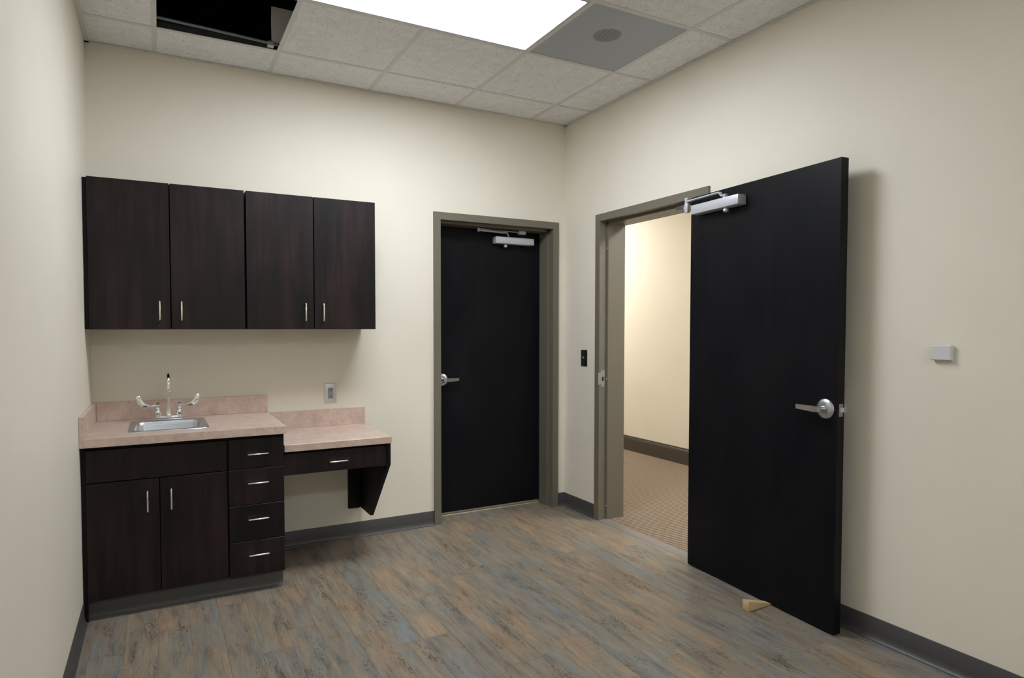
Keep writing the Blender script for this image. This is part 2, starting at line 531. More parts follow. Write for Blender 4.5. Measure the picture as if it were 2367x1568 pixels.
# floor finish inside the two door openings
for nm, lo, hi in (('plank', (BD_X0 + FW, 0.0), (BD_X1 - FW, 0.16)),):
    n = 7
    for i in range(n):
        xa = lo[0] + (hi[0] - lo[0]) * i / n; xb = lo[0] + (hi[0] - lo[0]) * (i + 1) / n
        plank(xa, xb, lo[1], hi[1], 0.35 + 0.3 * random.random())

# ---- ceiling: tiles, grid, perimeter angle
ceiling = empty('ceiling', (XL, YF, H), 'suspended ceiling of speckled white lay-in tiles in a white grid', 'ceiling', kind='structure')
xs = [0.0] + [-TX - i * TILE for i in range(5)] + [XL]        # column boundaries, right to left
ys = [0.0]
yy = -TY
while yy > YF: ys.append(yy); yy -= TILE
ys.append(YF)
GW = 0.012
tile_cache = {}
SKIP = {(4, 1): 'open', (2, 2): 'troffer', (3, 2): 'troffer', (1, 2): 'vent', (2, 9): 'troffer', (3, 9): 'troffer'}
for i in range(len(xs) - 1):
    for j in range(len(ys) - 1):
        if (i, j) in SKIP: continue
        a, b = xs[i + 1] + 0.006, xs[i] - 0.006
        c_, d_ = ys[j + 1] + 0.006, ys[j] - 0.006
        key = (round(b - a, 4), round(d_ - c_, 4))
        if key not in tile_cache:
            me = bpy.data.meshes.new('ceiling_tile')
            mb = MB().box((-key[0] / 2, -key[1] / 2, 0), (key[0] / 2, key[1] / 2, 0.016), 0.0015, 1)
            me.from_pydata(mb.v, [], mb.f); me.materials.append(M['tile']); me.update()
            tile_cache[key] = me
        o = bpy.data.objects.new('ceiling_tile', tile_cache[key])
        COL.objects.link(o); o.parent = ceiling
        o.location = Vector(((a + b) / 2, (c_ + d_) / 2, H + 0.003)) - ORG['ceiling']
for j in range(1, len(ys) - 1):                               # main runners along x
    y = ys[j]
    g = obj('main_runner', MB().box((XL, y - GW, H), (0, y + GW, H + 0.0025)), 'grid', ceiling)
    obj('web', MB().box((XL, y - 0.0012, H + 0.0025), (0, y + 0.0012, H + 0.04)), 'web', g)
for i in range(1, len(xs) - 1):                               # cross tees along y
    x = xs[i]
    for j in range(len(ys) - 1):
        if i == 3 and j in (2, 9): continue                   # the troffers are two tiles wide
        g = MB().box((x - GW, ys[j + 1] + GW, H + 0.0004), (x + GW, ys[j] - GW, H + 0.0029))
        g.box((x - 0.0012, ys[j + 1] + GW, H + 0.0029), (x + 0.0012, ys[j] - GW, H + 0.03))
        obj('cross_tee', g, 'grid', ceiling)
for lo, hi in (((XL, -0.022), (0, 0)), ((XL, YF), (0, YF + 0.022)), ((XL, YF), (XL + 0.022, 0)), ((-0.022, YF), (0, 0))):
    obj('wall_angle', MB().box((lo[0], lo[1], H - 0.0015), (hi[0], hi[1], H + 0.0002)), 'grid', ceiling)
# plenum above
tag(obj('ceiling_deck', MB().box((XL - 1.5, 3.0, 3.75), (1.0, YF - 1, 3.85)), 'deck'),
    'dark roof deck seen through the missing ceiling tile', 'ceiling', kind='structure')
w = MB().box((XL - 1.5, 3.0, WTOP + 0.002), (1.0, 3.1, 3.75)).box((XL - 1.6, YF - 1, WTOP + 0.002), (XL - 1.5, 3.1, 3.75))
w.box((1.0, YF - 1, WTOP + 0.002), (1.1, 3.1, 3.75)).box((XL - 1.6, YF - 1.1, WTOP + 0.002), (1.1, YF - 1, 3.75))
tag(obj('wall_plenum', w, 'deck'), 'dark walls of the space above the ceiling', 'wall', kind='structure')

# ---- door frames
def frame_jamb_poly(a0, s, d_room, d_stop0, d_stop1, d_far):
    """plan polygon of one jamb: (across, depth); a0 outer edge, s=+1 when the opening lies at +across"""
    a1 = a0 + s * FW
    return [(a0, -d_room), (a1, -d_room), (a1, d_stop0), (a1 + s * 0.016, d_stop0), (a1 + s * 0.016, d_stop1),
            (a1, d_stop1), (a1, d_far), (a0 + s * e, d_far), (a0 + s * e, 0), (a0, 0)]
# frame of the closed door in the back wall (depth along +y)
fr1 = empty('trim_1', ((BD_X0 + BD_X1) / 2, 0.1, 0), 'taupe steel frame around the closed dark door', 'door frame', kind='structure')
for a0, s in ((BD_X0, 1), (BD_X1, -1)):
    obj('jamb', MB().prism(frame_jamb_poly(a0, s, 0.014, 0.045, 0.150, WT), 'z', 0.0005, FH - FW), 'frame', fr1)
hp = [(-0.014, FH), (-0.014, FH - FW), (0.045, FH - FW), (0.045, FH - FW - 0.016), (0.150, FH - FW - 0.016), (0.150, FH - FW), (WT, FH - FW), (WT, FH - e), (0, FH - e), (0, FH)]
obj('header', MB().prism(hp, 'x', BD_X0, BD_X1), 'frame', fr1)
# frame of the doorway in the right wall (depth along +x)
fr2 = empty('trim_2', (0.1, (RD_Y0 + RD_Y1) / 2, 0), 'taupe steel frame around the open doorway to the hall', 'door frame', kind='structure')
for a0, s in ((RD_Y0, -1), (RD_Y1, 1)):
    poly = [(d, a) for a, d in frame_jamb_poly(a0, s, 0.014, 0.050, 0.197, 0.206)]
    obj('jamb', MB().prism(poly, 'z', 0.0005, FH - FW), 'frame', fr2)
hp = [(-0.014, FH), (-0.014, FH - FW), (0.050, FH - FW), (0.050, FH - FW - 0.016), (0.206, FH - FW - 0.016), (0.206, FH - e), (0, FH - e), (0, FH)]
obj('header', MB().prism(hp, 'y', RD_Y0, RD_Y1), 'frame', fr2)
yj = RD_Y0 - FW
sp = MB().box((0.002, yj - 0.0016, 0.945), (0.034, yj + 0.001, 1.062), 0.0005, 1)
sp.box((-0.022, yj - 0.0016, 0.962), (0.003, yj + 0.001, 1.047), 0.0005, 1)
strike = obj('strike_plate', sp, 'strike', fr2)
strike['label'] = 'brushed steel strike plate'
obj('latch_hole', MB().box((0.010, yj - 0.0022, 0.987), (0.026, yj - 0.0012, 1.016)), 'dark_hole', strike)
for z in (0.965, 1.042):
    obj('screw', MB().lathe((0.018, yj - 0.0014, z), (0, -1, 0), [(0, 0.0035), (0.001, 0.0030), (0.0012, 0)], 10), 'satin_chrome', strike)
for z in (0.10, 1.00, 1.915):
    obj('silencer', MB().lathe((0.0495, yj - 0.008, z), (-1, 0, 0), [(0, 0.006), (0.002, 0.006), (0.004, 0.004), (0.0045, 0)], 12), 'rubber', fr2)

# ---- baseboards: rubber cove base with a flared toe
BH = 0.10
prof = [(0, 0.0008), (0.017, 0.0008), (0.016, 0.004), (0.009, 0.010), (0.005, 0.020), (0.0035, 0.035), (0.0035, BH - 0.003), (0.002, BH), (0, BH)]
def base_run(mb, wall, a, b):
    if wall == 'back': mb.prism([(-d, z) for d, z in prof], 'x', a, b)
    if wall == 'right': mb.prism([(-d, z) for d, z in prof], 'y', a, b)
    if wall == 'left': mb.prism([(XL + d, z) for d, z in prof], 'y', a, b)
    if wall == 'front': mb.prism([(YF + d, z) for d, z in prof], 'x', a, b)
    return mb
mb = MB(); base_run(mb, 'back', -2.180, BD_X0 - 0.001); base_run(mb, 'back', BD_X1 + 0.001, -0.0005)
tag(obj('baseboard_back', mb, 'cove'), 'charcoal rubber cove base along the wall under the desk', 'baseboard', kind='structure')
mb = MB(); base_run(mb, 'right', RD_Y0 + 0.001, -0.0005); base_run(mb, 'right', RD_Y1 - 0.001, YF + 0.001)
tag(obj('baseboard_right', mb, 'cove'), 'charcoal rubber cove base along the wall behind the open door', 'baseboard', kind='structure')
mb = MB(); base_run(mb, 'left', -0.59, YF + 0.001)
tag(obj('baseboard_left', mb, 'cove'), 'charcoal rubber cove base along the left side wall', 'baseboard', kind='structure')
mb = MB(); base_run(mb, 'front', XL + 0.02, -0.02)
tag(obj('baseboard_front', mb, 'cove'), 'charcoal rubber cove base along the wall opposite the sink', 'baseboard', kind='structure')
mb = MB().prism([(-0.5602 - d, z) for d, z in prof], 'x', XL + 0.001, -2.186)
tag(obj('baseboard_cabinet', mb, 'cove'), 'charcoal rubber cove base along the toe kick of the sink cabinets', 'baseboard', kind='structure')

# ---- thresholds
tag(obj('trim_3', MB().prism([(-0.012, 0.0002), (0.060, 0.0002), (0.060, 0.006), (0.045, 0.0065), (-0.012, 0.0012)], 'y', RD_Y0 - FW - 0.0005, RD_Y1 + FW + 0.0005), 'strip'),
    'mauve grey reducer strip between plank floor and hall carpet', 'floor strip', kind='structure')
tag(obj('trim_4', MB().prism([(0.1605, -0.02), (0.23, -0.02), (0.23, 0.006), (0.168, 0.006), (0.1605, 0.001)], 'x', BD_X0 + FW + 0.0005, BD_X1 - FW - 0.0005), 'threshold'),
    'pale threshold strip showing under the closed door', 'threshold', kind='structure')

# ---- hall beyond the doorway
HX = 1.88
tag(obj('floor_hall', MB().box((0.0605, 4.6, -0.06), (HX, -3.6, 0.004)), 'carpet'), 'tan ribbed carpet in the hall beyond the doorway', 'carpet', kind='structure')
tag(obj('wall_hall', MB().box((HX, 4.6, 0), (HX + 0.15, -3.6, 2.9)), 'wall'), 'cream hall wall seen through the open doorway', 'wall', kind='structure')
tag(obj('wall_hall_end', MB().box((WT, 4.6, 0), (HX + 0.15, 4.75, 2.9)).box((WT, -3.6, 0), (HX + 0.15, -3.75, 2.9)), 'wall'),
    'cream end walls of the hall', 'wall', kind='structure')
tag(obj('ceiling_hall', MB().box((WT, 4.6, 2.75), (HX, -3.6, 2.80)), 'ivory'), 'white ceiling of the hall', 'ceiling', kind='structure')
mb = MB().prism([(HX, 0.004), (HX - 0.016, 0.004), (HX - 0.016, 0.135), (HX - 0.013, 0.140), (HX - 0.013, 0.148), (HX - 0.009, 0.152), (HX - 0.009, 0.163), (HX, 0.166)], 'y', 4.59, -3.59)
tag(obj('baseboard_hall', mb, 'hallbase'), 'dark moulded baseboard along the hall wall', 'baseboard', kind='structure')
for ha, hb, lab in ((1.6, 2.8, 'recessed ceiling light at the far end of the hall'), (-2.3, -1.1, 'recessed ceiling light in the hall beside the doorway')):
    t = empty('hall_ceiling_light', (1.1, (ha + hb) / 2, 2.74), lab, 'ceiling light')
    obj('frame', MB().box((0.80, ha, 2.737), (1.40, ha + 0.04, 2.7495)).box((0.80, hb - 0.04, 2.737), (1.40, hb, 2.7495))
        .box((0.80, ha + 0.04, 2.737), (0.84, hb - 0.04, 2.7495)).box((1.36, ha + 0.04, 2.737), (1.40, hb - 0.04, 2.7495)), 'troffer', t)
    obj('lens', MB().box((0.8405, ha + 0.0405, 2.741), (1.3595, hb - 0.0405, 2.748)), 'hall_lens', t)

# ---- lit closet behind the closed door (its light shows in the gap under the leaf)
tag(obj('floor_closet', MB().box((-1.6, 0.2305, -0.06), (-0.0005, 1.6, 0.004)), 'threshold'), 'pale floor of the room behind the closed door', 'floor', kind='structure')
tag(obj('wall_closet', MB().box((-1.7, 0.201, 0), (-1.6, 1.6, 2.5)).box((-1.7, 1.6, 0), (-0.0005, 1.7, 2.5)), 'wall'), 'cream walls of the room behind the closed door', 'wall', kind='structure')
tag(obj('ceiling_closet', MB().box((-1.7, 0.201, 2.5), (-0.0005, 1.7, 2.55)), 'ivory'), 'white ceiling of the room behind the closed door', 'ceiling', kind='structure')
t = empty('closet_light', (-0.6, 0.9, 2.42), 'round ceiling light in the room behind the closed door', 'ceiling light')
obj('base', MB().lathe((-0.6, 0.9, 2.4995), (0, 0, -1), [(0, 0.16), (0.02, 0.16), (0.022, 0)], 28), 'troffer', t)
obj('lens', MB().lathe((-0.6, 0.9, 2.477), (0, 0, -1), [(0, 0.15), (0.03, 0.14), (0.05, 0.09), (0.056, 0)], 28), 'hall_lens', t)

# ================================================================== CEILING FITTINGS
def troffer(j, label):
    x0, x1 = xs[4] + GW + 0.001, xs[2] - GW - 0.001
    y0, y1 = ys[j + 1] + GW + 0.001, ys[j] - GW - 0.001
    t = empty('troffer_light', ((x0 + x1) / 2, (y0 + y1) / 2, H), label, 'ceiling light')
    fwid = 0.014
    z0, z1 = H - 0.001, H + 0.012
    f = MB().box((x0, y0, z0), (x1, y0 + fwid, z1), 0.002, 1).box((x0, y1 - fwid, z0), (x1, y1, z1), 0.002, 1)
    f.box((x0, y0 + fwid, z0), (x0 + fwid, y1 - fwid, z1), 0.002, 1).box((x1 - fwid, y0 + fwid, z0), (x1, y1 - fwid, z1), 0.002, 1)
    obj('frame', f, 'troffer', t)
    obj('lens', MB().box((x0 + fwid, y0 + fwid, H + 0.003), (x1 - fwid, y1 - fwid, H + 0.008)), 'lens', t)
    obj('housing', MB().box((x0 + 0.002, y0 + 0.002, H + 0.0125), (x1 - 0.002, y1 - 0.002, H + 0.11), 0.01, 1), 'troffer', t)
troffer(2, 'long glowing white troffer light set in the ceiling grid')
troffer(9, 'added unseen troffer light behind the camera that brightens the near room')  # out-of-view light added to lift the near walls, floor and counter edges

# flat metal panel with round perforated grille
x0, x1, y0, y1 = xs[2] + 0.008, xs[1] - 0.008, ys[3] + 0.008, ys[2] - 0.008
v = empty('ceiling_vent_panel', ((x0 + x1) / 2, (y0 + y1) / 2, H), 'flat grey metal ceiling panel with a round perforated grille', 'ceiling vent')
obj('panel', MB().box((x0, y0, H + 0.003), (x1, y1, H + 0.012), 0.001, 1), 'vent', v)
gc = ((x0 + x1) / 2 - 0.035, (y0 + y1) / 2 - 0.055)
gr = obj('grille', MB().lathe((gc[0], gc[1], H + 0.0032), (0, 0, -1), [(0, 0.078), (0.0012, 0.077), (0.0016, 0.074), (0.0018, 0)], 40), 'vent', v)
pm = MB()
s = 0.0085
for iy in range(-10, 11):
    for ix in range(-10, 11):
        px = (ix + 0.5 * (iy % 2)) * s; py = iy * s * 0.866
        if px * px + py * py < 0.070 ** 2:
            bmv = []
            b0 = len(pm.v)
            for q in range(6):
                pm.v.append((gc[0] + px + 0.0027 * math.cos(q * math.pi / 3), gc[1] + py + 0.0027 * math.sin(q * math.pi / 3), H + 0.0010))
            pm.f.append([b0 + q for q in range(5, -1, -1)])
po = obj('perforations', pm, 'vent_dark', gr); po['kind'] = 'stuff'

# things seen in the open tile: bar and cream board
y_open = ys[1]
bar = MB()
bar.tube([(-2.74, y_open - 0.060, H + 0.030), (-2.50, y_open - 0.050, H + 0.028), (-2.15, y_open - 0.034, H + 0.022)], 0.0075, 12)
cd_ = empty('steel_conduit', (-2.45, y_open - 0.05, H + 0.02), 'thin dull steel conduit crossing the open ceiling tile', 'conduit')
cb = obj('tube', bar, 'conduit', cd_)
obj('coupling', MB().box((-2.205, y_open - 0.050, H + 0.004), (-2.172, y_open - 0.016, H + 0.030), 0.003), 'alu', cd_)
tag(obj('cream_board', MB().box((-2.182, y_open - 0.030, H + 0.036), (-1.95, y_open - 0.018, H + 0.225), 0.002, 1), 'cream_board'),
    'pale cream board standing above the ceiling at the open tile', 'board')

# ================================================================== CASEWORK
def pull(parent, p, vertical, mat='nickel', span=0.100, proj=0.028, r=0.0042):
    """bar pull standing off a front that faces -y; p = centre on the front face"""
    h = span / 2; c = 0.008
    def P(s, d): return (p[0], p[1] - d, p[2] + s) if vertical else (p[0] + s, p[1] - d, p[2])
    pts = [P(-h, -0.001), P(-h, proj - c), P(-h + 0.3 * c, proj - 0.3 * c), P(-h + c, proj)]
    pts += [P(h - c, proj), P(h - 0.3 * c, proj - 0.3 * c), P(h, proj - c), P(h, -0.001)]
    return obj('handle', MB().tube(pts, r, 10), mat, parent)

def carcass(parent, x0, x1, y0, y1, z0, z1, top=True, t=0.018):
    m_ = MB().box((x0, y0, z0), (x0 + t, y1, z1)).box((x1 - t, y0, z0), (x1, y1, z1))
    m_.box((x0 + t, y0, z0), (x1 - t, y1, z0 + t)).box((x0 + t, y1 - 0.006, z0 + t), (x1 - t, y1, z1))
    if top: m_.box((x0 + t, y0, z1 - t), (x1 - t, y1 - 0.006, z1))
    else: m_.box((x0 + t, y0, z1 - 0.09), (x1 - t, y0 + t, z1))
    return obj('carcass', m_, 'carcass', parent)

# ---- wall cabinets
UB, UT, UF = 1.353, 2.111, -0.300
def wall_cabinet(x0, x1, mid, label, filler=None):
    t = empty('wall_cabinet', ((x0 + x1) / 2, UF / 2, UB), label, 'cabinet', 'espresso cabinets hung above the counter')
    carcass(t, x0, x1, UF + 0.021, -0.001, UB + 0.001, UT - 0.001)
    for a, b, hx in ((x0, mid - 0.0015, mid - 0.052), (mid + 0.0015, x1, mid + 0.050)):
        d = obj('door', MB().box((a + 0.001, UF, UB), (b - 0.001, UF + 0.019, UT), 0.0012, 1), 'cab', t)
        pull(d, (hx, UF, 1.449), True)
    if filler: obj('filler_strip', MB().box((filler, UF + 0.012, UB + 0.001), (x0 - 0.0005, UF + 0.030, UT - 0.004)), 'carcass', t)
wall_cabinet(-3.061, -2.3265, -2.6935, 'dark espresso two-door wall cabinet next to the left side wall', XL + 0.001)
wall_cabinet(-2.3185, -1.585, -1.9515, 'dark espresso two-door wall cabinet at the end nearer the closed door')

# ---- base cabinets
BF = -0.610
TK = -0.560
def front(parent, name, x0, x1, z0, z1, pullpos=None, vertical=False):
    d = obj(name, MB().box((x0, BF, z0), (x1, BF + 0.019, z1), 0.0012, 1), 'cab', parent)
    if pullpos: pull(d, (pullpos[0], BF, pullpos[1]), vertical)
    return d
sb = empty('sink_base_cabinet', (-2.76, -0.3, 0), 'dark espresso base cabinet with two doors under the sink', 'cabinet')
carcass(sb, -3.061, -2.456, BF + 0.020, -0.001, 0.100, 0.816, top=False)
obj('toe_kick', MB().box((-3.061, TK, 0.0005), (-2.456, TK + 0.018, 0.0995)), 'carcass', sb)
obj('filler_strip', MB().box((XL + 0.001, BF + 0.006, 0.0005), (-3.0615, BF + 0.024, 0.816)), 'carcass', sb)
front(sb, 'false_front', -3.060, -2.4595, 0.647, 0.796)
front(sb, 'door', -3.060, -2.7615, 0.098, 0.6425, (-2.811, 0.541), True)
front(sb, 'door', -2.7585, -2.4595, 0.098, 0.6425, (-2.710, 0.541), True)
db = empty('drawer_base_cabinet', (-2.317, -0.3, 0), 'dark espresso base cabinet with a stack of four drawers', 'cabinet')
carcass(db, -2.4555, -2.180, BF + 0.020, -0.001, 0.100, 0.816)
obj('toe_kick', MB().box((-2.4555, TK, 0.0005), (-2.187, TK + 0.018, 0.0995)), 'carcass', db)
for z0, z1 in ((0.6455, 0.7975), (0.4615, 0.6425), (0.276, 0.4585), (0.094, 0.273)):
    front(db, 'drawer_front', -2.4515, -2.183, z0, z1, (-2.313, z0 + 0.62 * (z1 - z0) if z0 < 0.6 else 0.721))

# ---- counters
CZ0, CZ1, CF = 0.817, 0.855, -0.648
SX0, SX1, SY0, SY1 = -2.895, -2.530, -0.525, -0.115     # sink rim
ct = empty('sink_countertop', (-2.62, -0.32, CZ0), 'pinkish beige laminate countertop holding the sink', 'countertop')
i = 0.014
m_ = MB().box((XL + 0.001, CF, CZ0), (-2.1755, SY0 + i, CZ1)).box((XL + 0.001, SY1 - i, CZ0), (-2.1755, -0.001, CZ1))
m_.box((XL + 0.001, SY0 + i, CZ0), (SX0 + i, SY1 - i, CZ1)).box((SX1 - i, SY0 + i, CZ0), (-2.1755, SY1 - i, CZ1))
obj('top', m_, 'counter', ct)
obj('backsplash', MB().box((XL + 0.0205, -0.020, CZ1 + 0.0002), (-2.1755, -0.001, 0.957), 0.001, 1), 'counter', ct)
obj('side_splash', MB().box((XL + 0.001, CF + 0.002, CZ1 + 0.0002), (XL + 0.020, -0.001, 0.957), 0.001, 1), 'counter', ct)
LZ0, LZ1, LF = 0.706, 0.744, -0.580
lt = empty('desk_countertop', (-1.88, -0.29, LZ0), 'lower pinkish beige laminate desk counter to the right of the sink', 'countertop')
obj('top', MB().box((-2.1745, LF, LZ0), (-1.584, -0.001, LZ1), 0.0015, 1), 'counter', lt)
obj('backsplash', MB().box((-2.1745, -0.020, LZ1 + 0.0002), (-1.572, -0.001, 0.849), 0.001, 1), 'counter', lt)

# ---- desk drawer and bracket
dk = empty('desk_drawer_unit', (-1.88, -0.28, 0.2), 'dark espresso desk support with shallow drawer and angled side bracket', 'desk unit')
obj('apron', MB().box((-2.1795, -0.545, 0.585), (-1.6085, -0.30, 0.7055)), 'carcass', dk)
d = obj('drawer_front', MB().box((-2.1765, -0.565, 0.579), (-1.611, -0.546, 0.692), 0.0012, 1), 'cab', dk)
pull(d, (-1.888, -0.565, 0.634), False)
obj('side_panel', MB().prism([(-0.002, 0.7055), (-0.570, 0.7055), (-0.570, 0.583), (-0.238, 0.203), (-0.002, 0.203)], 'x', -1.608, -1.588), 'carcass', dk)
obj('back_panel', MB().box((-1.684, -0.020, 0.198), (-1.6085, -0.001, 0.5845)).box((-1.684, -0.020, 0.5845), (-1.6085, -0.001, 0.7055)), 'carcass', dk)

# ---- sink
def rrect(x0, x1, y0, y1, r, z, n=6):
    out = []
    for cx, cy, a0 in ((x1 - r, y1 - r, 0), (x0 + r, y1 - r, 90), (x0 + r, y0 + r, 180), (x1 - r, y0 + r, 270)):
        for q in range(n + 1):
            a = math.radians(a0 + 90 * q / n)
            out.append((cx + r * math.cos(a), cy + r * math.sin(a), z))
    return out
sk = empty('steel_sink', ((SX0 + SX1) / 2, (SY0 + SY1) / 2, CZ1), 'small rectangular stainless steel drop-in sink', 'sink')
bx0, bx1, by0, by1 = SX0 + 0.030, SX1 - 0.030, SY0 + 0.022, SY1 - 0.078
zr = CZ1 + 0.0052
rim = MB().loops([rrect(SX0, SX1, SY0, SY1, 0.028, CZ1 + 0.0004), rrect(SX0 + 0.002, SX1 - 0.002, SY0 + 0.002, SY1 - 0.002, 0.027, CZ1 + 0.0035),
                  rrect(SX0 + 0.007, SX1 - 0.007, SY0 + 0.007, SY1 - 0.007, 0.024, zr), rrect(SX0 + 0.014, SX1 - 0.014, SY0 + 0.011, SY1 - 0.014, 0.022, zr - 0.0005),
                  rrect(bx0 - 0.004, bx1 + 0.004, by0 - 0.004, by1 + 0.004, 0.040, zr - 0.001)], cap_last=False)
obj('rim', rim, 'steel_sink', sk, smooth=50)
bowl = MB().loops([rrect(bx0 - 0.004, bx1 + 0.004, by0 - 0.004, by1 + 0.004, 0.040, zr - 0.001), rrect(bx0, bx1, by0, by1, 0.038, zr - 0.005),
                   rrect(bx0 + 0.004, bx1 - 0.004, by0 + 0.004, by1 - 0.004, 0.036, zr - 0.02),
                   rrect(bx0 + 0.012, bx1 - 0.012, by0 + 0.012, by1 - 0.012, 0.036, CZ1 - 0.115), rrect(bx0 + 0.022, bx1 - 0.022, by0 + 0.022, by1 - 0.022, 0.032, CZ1 - 0.137),
                   rrect(bx0 + 0.042, bx1 - 0.042, by0 + 0.042, by1 - 0.042, 0.025, CZ1 - 0.145)], cap_last=True)
obj('bowl', bowl, 'steel_sink', sk, smooth=60)
obj('drain', MB().lathe(((bx0 + bx1) / 2, (by0 + by1) / 2, CZ1 - 0.1445), (0, 0, 1), [(0, 0.042), (0.003, 0.040), (0.003, 0.030), (0.001, 0.026), (0.001, 0)], 24), 'chrome', sk)

# ---- faucet
FX, FY = -2.711, -0.152
zf = zr
fa = empty('gooseneck_faucet', (FX, FY, zf), 'chrome gooseneck faucet with two wrist blade handles', 'faucet')
obj('base', MB().box((FX - 0.062, FY - 0.014, zf - 0.0004), (FX + 0.062, FY + 0.014, zf + 0.024), 0.006), 'chrome', fa)
pts = [(FX, FY, zf + 0.022), (FX, FY, zf + 0.05), (FX, FY, zf + 0.195)]
R_ = 0.058
for q in range(1, 13):
    a = math.pi * q / 12
    pts.append((FX, FY - R_ + R_ * math.cos(a), zf + 0.195 + R_ * math.sin(a)))
pts += [(FX, FY - 2 * R_, zf + 0.185)]
obj('spout', MB().tube(pts, [0.0105] * 2 + [0.0085] * (len(pts) - 2), 16), 'chrome', fa, smooth=60)
obj('spout_collar', MB().lathe((FX, FY, zf + 0.020), (0, 0, 1), [(0, 0.017), (0.012, 0.016), (0.022, 0.0115), (0.026, 0.0108), (0.026, 0)], 24), 'chrome', fa)
obj('aerator', MB().lathe((FX, FY - 2 * R_, zf + 0.192), (0, 0, -1), [(0, 0.0), (0, 0.0100), (0.004, 0.0115), (0.026, 0.0115), (0.028, 0.0105), (0.028, 0)], 20), 'chrome', fa)
for s, idx in ((-1, 'red'), (1, 'blue')):
    vx = FX + s * 0.052
    vb = obj('valve', MB().lathe((vx, FY, zf + 0.020), (0, 0, 1), [(0, 0.018), (0.010, 0.0175), (0.013, 0.0150), (0.020, 0.0170), (0.028, 0.0150), (0.033, 0.0115),
             (0.036, 0.0125), (0.046, 0.0105), (0.052, 0.0085), (0.056, 0.0095), (0.066, 0.0095), (0.069, 0.007), (0.069, 0)], 24), 'chrome', fa)
    obj('index_button', MB().lathe((vx, FY, zf + 0.0885), (0, 0, 1), [(0, 0.0075), (0.004, 0.0075), (0.006, 0.005), (0.0065, 0)], 16), idx, vb)
    zb = zf + 0.080
    outer = [(0.006, -0.004), (0.035, -0.005), (0.050, -0.008), (0.066, -0.007), (0.082, -0.001), (0.094, 0.011), (0.101, 0.026), (0.104, 0.042), (0.102, 0.054), (0.095, 0.059)]
    inner = [(0.086, 0.056), (0.081, 0.045), (0.077, 0.034), (0.070, 0.023), (0.061, 0.013), (0.050, 0.005), (0.038, 0.002), (0.006, 0.003)]
    poly = [(vx + s * a, zb + b) for a, b in outer + inner]
    obj('blade_handle', MB().prism(poly, 'y', FY - 0.0035, FY + 0.0035, 0.001), 'chrome', vb)

# ================================================================== DOORS
def lever_set(parent, c, out, along, mat='satin_chrome', thick=0.0):
    """c: centre on the door face, out: unit vector off the face, along: unit vector of the lever"""
    c = Vector(c); out = Vector(out); al = Vector(along); zz = Vector((0, 0, 1))
    ro = obj('rosette', MB().lathe(c - out * 0.0005, out, [(0, 0.0440), (0.004 + thick, 0.0440), (0.007 + thick, 0.0415), (0.012 + thick, 0.0300), (0.014 + thick, 0.0180), (0.0145 + thick, 0)], 36), mat, parent)
    m_ = MB().lathe(c + out * 0.010, out, [(0, 0.0135), (0.012, 0.0120), (0.034, 0.0115), (0.046, 0.0115), (0.046, 0)], 24)
    # flat tapering bar
    def sec(s, hw, o0, o1, dz):
        p = c + al * s
        return [p + out * o0 + zz * (dz - hw), p + out * o1 + zz * (dz - hw), p + out * o1 + zz * (dz + hw), p + out * o0 + zz * (dz + hw)]
    rings = [sec(-0.011, 0.0105, 0.042, 0.058, 0), sec(0.0, 0.0125, 0.040, 0.060, 0), sec(0.03, 0.0125, 0.043, 0.058, 0), sec(0.07, 0.0112, 0.046, 0.057, 0.001), sec(0.108, 0.0100, 0.046, 0.056, 0.002)]
    m_.loops([[tuple(q) for q in r] for r in rings], True, True)
    obj('lever', m_, mat, ro)
    return ro

# ---- closed door in the back wall
DY = 0.1505
d1 = empty('door_1', (-0.574, DY, 0), 'closed dark espresso flush door in the back wall', 'door', kind='structure')
obj('leaf', MB().box((-1.029, DY, 0.026), (-0.119, DY + 0.0445, 2.096), 0.0012, 1), 'door', d1)
lever_set(d1, (-0.952, DY, 0.990), (0, -1, 0), (1, 0, 0))
cl = empty('door_closer', (-0.376, DY, 1.98)); cl.parent = d1; cl.location = ORG[cl.name] - ORG['door_1']
obj('cover', MB().box((-0.546, DY - 0.062, 1.981), (-0.218, DY - 0.0005, 2.032), 0.006), 'alu', cl)
obj('adjuster_knob', MB().lathe((-0.452, DY - 0.034, 1.983), (0, 0, -1), [(0, 0.008), (0.008, 0.008), (0.010, 0.013), (0.018, 0.015), (0.025, 0.011), (0.028, 0)], 18), 'alu', cl)
zc = 2.058
obj('arm', MB().prism([(-0.703, DY - 0.080), (-0.438, DY - 0.046), (-0.436, DY - 0.026), (-0.703, DY - 0.060)], 'z', zc, zc + 0.010, 0.001)
    .tube([(-0.440, DY - 0.036, zc + 0.004), (-0.430, DY - 0.036, zc - 0.012), (-0.424, DY - 0.036, 2.030)], 0.006, 10), 'alu', cl)
obj('forearm', MB().prism([(-0.706, DY - 0.062), (-0.385, DY - 0.058), (-0.385, DY - 0.040), (-0.706, DY - 0.080)], 'z', zc + 0.012, zc + 0.017)
    .tube([(-0.40, DY - 0.049, zc + 0.0145), (-0.345, DY - 0.049, zc + 0.016)], 0.004, 8)
    .lathe((-0.695, DY - 0.070, zc - 0.004), (0, 0, 1), [(0, 0), (0, 0.010), (0.025, 0.010), (0.027, 0)], 14), 'alu', cl)
obj('shoe', MB().box((-0.352, DY - 0.064, 2.058), (-0.292, DY - 0.034, 2.0838), 0.002, 1), 'alu', cl)

